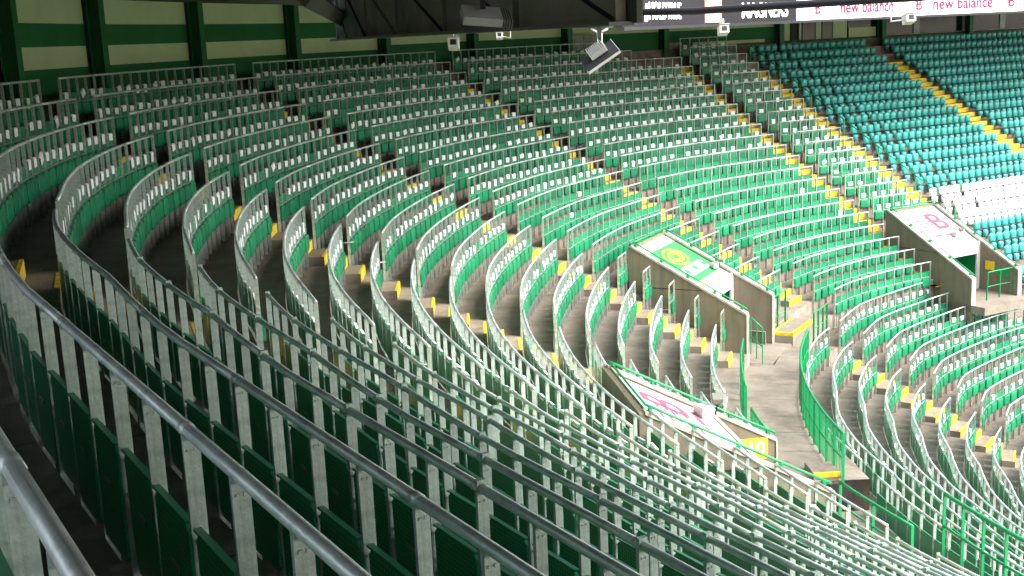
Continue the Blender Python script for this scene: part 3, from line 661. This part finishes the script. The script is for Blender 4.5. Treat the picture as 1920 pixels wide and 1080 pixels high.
def vring(r, z0, z1, a0, a1, m, name, root, th=.1, st=.03):
    mb = MB(); ss = srange(a0, a1, st); O_ = (G['Ox']*M, G['Oy']*M)
    Pn = lambda rr, a, z: (O_[0]+rr*M*math.cos(a), O_[1]+rr*M*math.sin(a), z)
    for a, b in zip(ss[:-1], ss[1:]):
        V = [Pn(r, a, z0), Pn(r, b, z0), Pn(r, b, z1), Pn(r, a, z1), Pn(r+th/M, a, z0), Pn(r+th/M, b, z0), Pn(r+th/M, b, z1), Pn(r+th/M, a, z1)]
        mb.add(V, [(0, 1, 2, 3), (7, 6, 5, 4), (0, 4, 5, 1), (3, 2, 6, 7), (0, 3, 7, 4), (1, 5, 6, 2)])
    return part(mb, name, m, root)
A = math.radians
a0, a1 = A(187.2), A(209.4); n = 7
for i in range(n):
    b0 = a0+(a1-a0)*i/n; b1 = a0+(a1-a0)*(i+1)/n
    vring(41.25, .075 if i < 3 else .055, 1.4, b0+.002, b1-.002, clad, 'cladding_panel', ut)
vring(41.2, .045, .075, a0, a1, soffl, 'bottom_flange', ut, .25)
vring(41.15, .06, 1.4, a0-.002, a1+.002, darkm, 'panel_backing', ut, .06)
def Pc(r, a, z): return Vector(((G['Ox']+r*math.cos(a))*M, (G['Oy']+r*math.sin(a))*M, z))
for i in range(n):
    b0 = a0+(a1-a0)*i/n; b1 = a0+(a1-a0)*(i+.95)/n
    mb = MB(); mb.tube([Pc(41.39, b0, .75), Pc(41.39, b1, .09)], .022, 4); part(mb, 'brace', soffl if i == 3 else blackm, ut)
mb = MB(); mb.tube([(-1.94, 12.35, .50), (-2.60, 21.0, .36)], .13, 4); part(mb, 'beam', darkm, ut)
mb = MB(); mb.tube([(-1.3, 10.0, .62), (-3.6, 26, 1.0)], .12, 4); part(mb, 'beam', darkm, ut)
mb = MB(); mb.tube([(-.3, 20.8, .36), (2.9, 18.4, .245), (5.7, 16.3, .27), (7.5, 15, .29)], .055, 8); part(mb, 'service_pipe', blackm, ut, True)
# LED ribbon on the fascia
led = empty('led_ribbon', Pc(34, A(130), .1), 'lit advertising ribbon with new balance lettering on upper tier fascia', 'led board')
ZA_, ZB_ = .10, .90
vring(34.0, ZA_, ZB_, A(85), A(133.4), led_w, 'white_screen', led, .08)
vring(34.0, ZA_, ZB_, A(133.5), A(169), led_d, 'dark_screen', led, .08)
vring(33.96, ZA_+.04, ZB_-.05, A(145.1), A(147.9), led_o, 'orange_panel', led, .025)
vring(33.96, ZA_+.04, ZB_-.05, A(167.4), A(168.9), led_o, 'orange_panel', led, .025)
vring(33.9, ZA_-.09, ZA_-.004, A(85), A(170), blackm, 'frame_edge', led, .2)
def led_text(body, a_mid, size, m, z, bold=.0, nm='led_lettering'):
    p = Pc(33.90, a_mid, z); xv = Vector((math.sin(a_mid), -math.cos(a_mid), 0)); yv = Vector((0, 0, 1)); zv = xv.cross(yv)
    text_mesh(body, size, m, led, Matrix.Translation(p) @ Matrix((xv, yv, zv)).transposed().to_4x4(), nm, bold)
def led_logo(a_mid, s, z):
    p = Pc(33.90, a_mid, z); xv = Vector((math.sin(a_mid), -math.cos(a_mid), 0)); yv = Vector((0, 0, 1)); zv = xv.cross(yv)
    logo(led, Matrix.Translation(p) @ Matrix((xv, yv, zv)).transposed().to_4x4(), s, led_r)
zc = .49
led_text('new balance', A(124.2), .62, led_r, zc, .012); led_text('new balance', A(112.7), .62, led_r, zc, .012); led_text('new balance', A(102.2), .62, led_r, zc, .012)
led_logo(A(131), .50, zc); led_logo(A(118.1), .50, zc); led_logo(A(107.6), .50, zc)
led_text('MAGNERS', A(138.3), .70, led_t, zc-.02, .01); led_text('#HOLDTRUE', A(156.6), .66, led_t, zc, .01)
# ------------------------------------------------------------------ things hanging from the soffit
def hang(name, label, cat, loc): return empty(name, loc, label, cat)
# tilted black screen light with white yoke
p = Vector((1.62, 20.2, -.115)); r_ = hang('floodlight', 'tilted black floodlight on white forked bracket hanging centre top', 'floodlight', p)
mb = MB(); mb.box(-.03, .03, -.03, .03, .02, .34, 0, Matrix.Translation(p)); mb.box(-.30, .30, -.06, .06, .22, .25, 0, Matrix.Translation(p)); part(mb, 'mount', blackm, r_)
mb = MB()
for sg in (-1, 1): mb.tube([p+Vector((0, 0, .10)), p+Vector((sg*.14, 0, .17))], .022, 6); mb.tube([p+Vector((sg*.035, 0, .12)), p+Vector((sg*.035, 0, -.08))], .012, 6)
part(mb, 'yoke', whitep, r_, True)
mb = MB(); X = Matrix.Translation(p+Vector((-.04, 0, -.20))) @ Matrix.Rotation(A(-32), 4, 'Y') @ Matrix.Rotation(A(30), 4, 'X')
for i in range(9):
    mb.box(-.15+.034*i, -.138+.034*i, -.10, .10, -.02, .11, 0, X)
mb.box(-.15, .15, -.09, .09, -.03, .07, 0, X); part(mb, 'finned_body', greyl, r_)
X = Matrix.Translation(p+Vector((.0, 0, -.28))) @ Matrix.Rotation(A(-32), 4, 'Y') @ Matrix.Rotation(A(32), 4, 'X')
mb = MB(); mb.box(-.30, .30, -.20, .20, -.02, .02, 0, X); part(mb, 'lamp_face', blackm, r_)
mb = MB(); mb.box(-.31, .31, -.212, -.202, -.022, .025, 0, X); mb.box(.302, .312, -.202, .21, -.022, .025, 0, X); part(mb, 'frame', greyl, r_)
# grey louvred box under the soffit
p = Vector((-.12, 9.0, .150)); r_ = hang('louvred_lamp', 'pale grey louvred light fitting tucked under the dark soffit', 'lamp', p)
X = Matrix.Translation(p) @ Matrix.Rotation(A(14), 4, 'Y') @ Matrix.Rotation(A(30), 4, 'X') @ Matrix.Rotation(A(15), 4, 'Z') @ Matrix.Scale(.66, 4)
mb = MB(); mb.box(-.24, .20, -.13, .13, -.05, .05, 0, X); part(mb, 'housing', greyl, r_)
for i in range(4): mb = MB(); mb.box(.212+.028*i, .224+.028*i, -.14, .14, -.06, .055, 0, X); part(mb, 'louvre', soffl, r_)
mb = MB(); mb.box(-.02, .02, -.02, .02, .05, 1.2, 0, Matrix.Translation(p)); part(mb, 'bracket', blackm, r_)
def camera_box(loc, label, s=1., arm=None, yaw=0):
    p = Vector(loc); r_ = hang('cctv_camera', label, 'camera', p); r_['group'] = 'cameras hanging from the upper tier edge'
    X = Matrix.Translation(p) @ Matrix.Rotation(yaw, 4, 'Z') @ Matrix.Rotation(A(-14), 4, 'X')
    mb = MB(); mb.box(-.10*s, .10*s, -.16*s, .16*s, -.085*s, .085*s, 0, X); part(mb, 'housing', whitep, r_)
    mb = MB(); mb.box(-.055*s, .055*s, -.166*s, -.161*s, -.05*s, .05*s, 0, X); part(mb, 'lens_window', blackm, r_)
    mb = MB(); mb.box(-.115*s, .115*s, -.20*s, .17*s, .088*s, .10*s, 0, X); part(mb, 'sun_hood', greyl, r_)
    if arm:
        mb = MB(); mb.tube([p+Vector((0, 0, .0)), p+Vector((arm, 0, -.04)), p+Vector((arm, 0, .32))], .022*s, 6); part(mb, 'arm', whitep, r_, True)
    else:
        mb = MB(); mb.tube([p, p+Vector((0, 0, .25*s))], .02*s, 6); part(mb, 'stalk', whitep, r_, True)
camera_box((-.63, 16.33, -.07), 'white box camera hanging left of the louvred lamp', .72)
camera_box((-.02, 20.4, .01), 'small white camera on a bracket right of louvred lamp', .55, .18)
camera_box((5.53, 30.6, -.09), 'white camera hanging below the dark LED section', 1.15)
camera_box((10.15, 30.6, -.02), 'white camera on an L-shaped arm below the white LED section', 1.15, -.45)
camera_box((13.1, 30.4, .10), 'small camera hanging at the right edge under the LED board', .6)
# boxes and lamps standing on tunnel roofs
def roof_kit(B, top, w, kp, label, s=1., dark=True):
    p = B(w, kp, top(kp)+.02); r_ = hang('camera_unit', label, 'camera', p); r_['group'] = 'camera units on the tunnel roofs'
    mb = MB(); mb.box(-.16*s, .16*s, -.2*s, .2*s, 0, .26*s, 0, Matrix.Translation(p) @ Matrix.Rotation(A(25), 4, 'Z')); part(mb, 'box', greyl, r_)
    mb = MB(); mb.tube([p+Vector((.28*s, .05, 0)), p+Vector((.34*s, .05, .34*s)), p+Vector((.2*s, .0, .40*s))], .02, 6); part(mb, 'stand', blackm, r_, True)
    mb = MB(); mb.box(-.12*s, .12*s, -.1*s, .1*s, -.09*s, .09*s, 0, Matrix.Translation(p+Vector((.32*s, .02, .40*s))) @ Matrix.Rotation(A(35), 4, 'X')); part(mb, 'lamp_head', soffl, r_)
    mb = MB(); mb.tube([p+Vector((.5*s, .05, .05)), p+Vector((.56*s, .05, .42*s))], .014, 6); part(mb, 'rod', whitep, r_, True)
roof_kit(B1_, top1, -.85, 17.5, 'dark camera unit standing on the green-bannered tunnel roof', .6)
roof_kit(B2_, top2, -.35, 19.75, 'grey camera unit standing on the far white-bannered tunnel roof', .6)
roof_kit(B3_, top3, -.7, 17.8, 'grey box and lamp unit standing on the near tunnel roof', .85)
# loose white papers
for i, (k, s, off, dz) in enumerate([(15.7, 3.20, .4, .35), (9.0, 3.112, .3, .45), (8.0, 3.10, .3, .4)]):
    x, y = line(k, s, 0, False); p = Vector((x, y, zline(k)-.62))
    r_ = hang('paper_sheet', ['loose white card by the near tunnel roof edge', 'loose white card lying on a stair edge', 'second loose white card higher on the same stairs'][i], 'paper', p)
    mb = MB(); mb.box(-.12, .12, -.08, .08, 0, .004, 0, Matrix.Translation(p) @ Matrix.Rotation(i+.6, 4, 'Z') @ Matrix.Rotation(A(40 if i == 0 else 5), 4, 'Y')); part(mb, 'sheet', whitem, r_)
# ------------------------------------------------------------------ pitch and ground
zg = zt(44)-1.0
tag(meshobj('pitch', [(14, -30, zg+.004), (140, -30, zg+.004), (140, 60, zg+.004), (14, 60, zg+.004)], [(0, 1, 2, 3)], grassm), kind='structure')
tag(meshobj('ground', [(-900, -900, zg), (900, -900, zg), (900, 900, zg), (-900, 900, zg)], [(0, 1, 2, 3)], groundm), kind='structure')
print('objects', len(bpy.data.objects), 'rows', NROW[0])
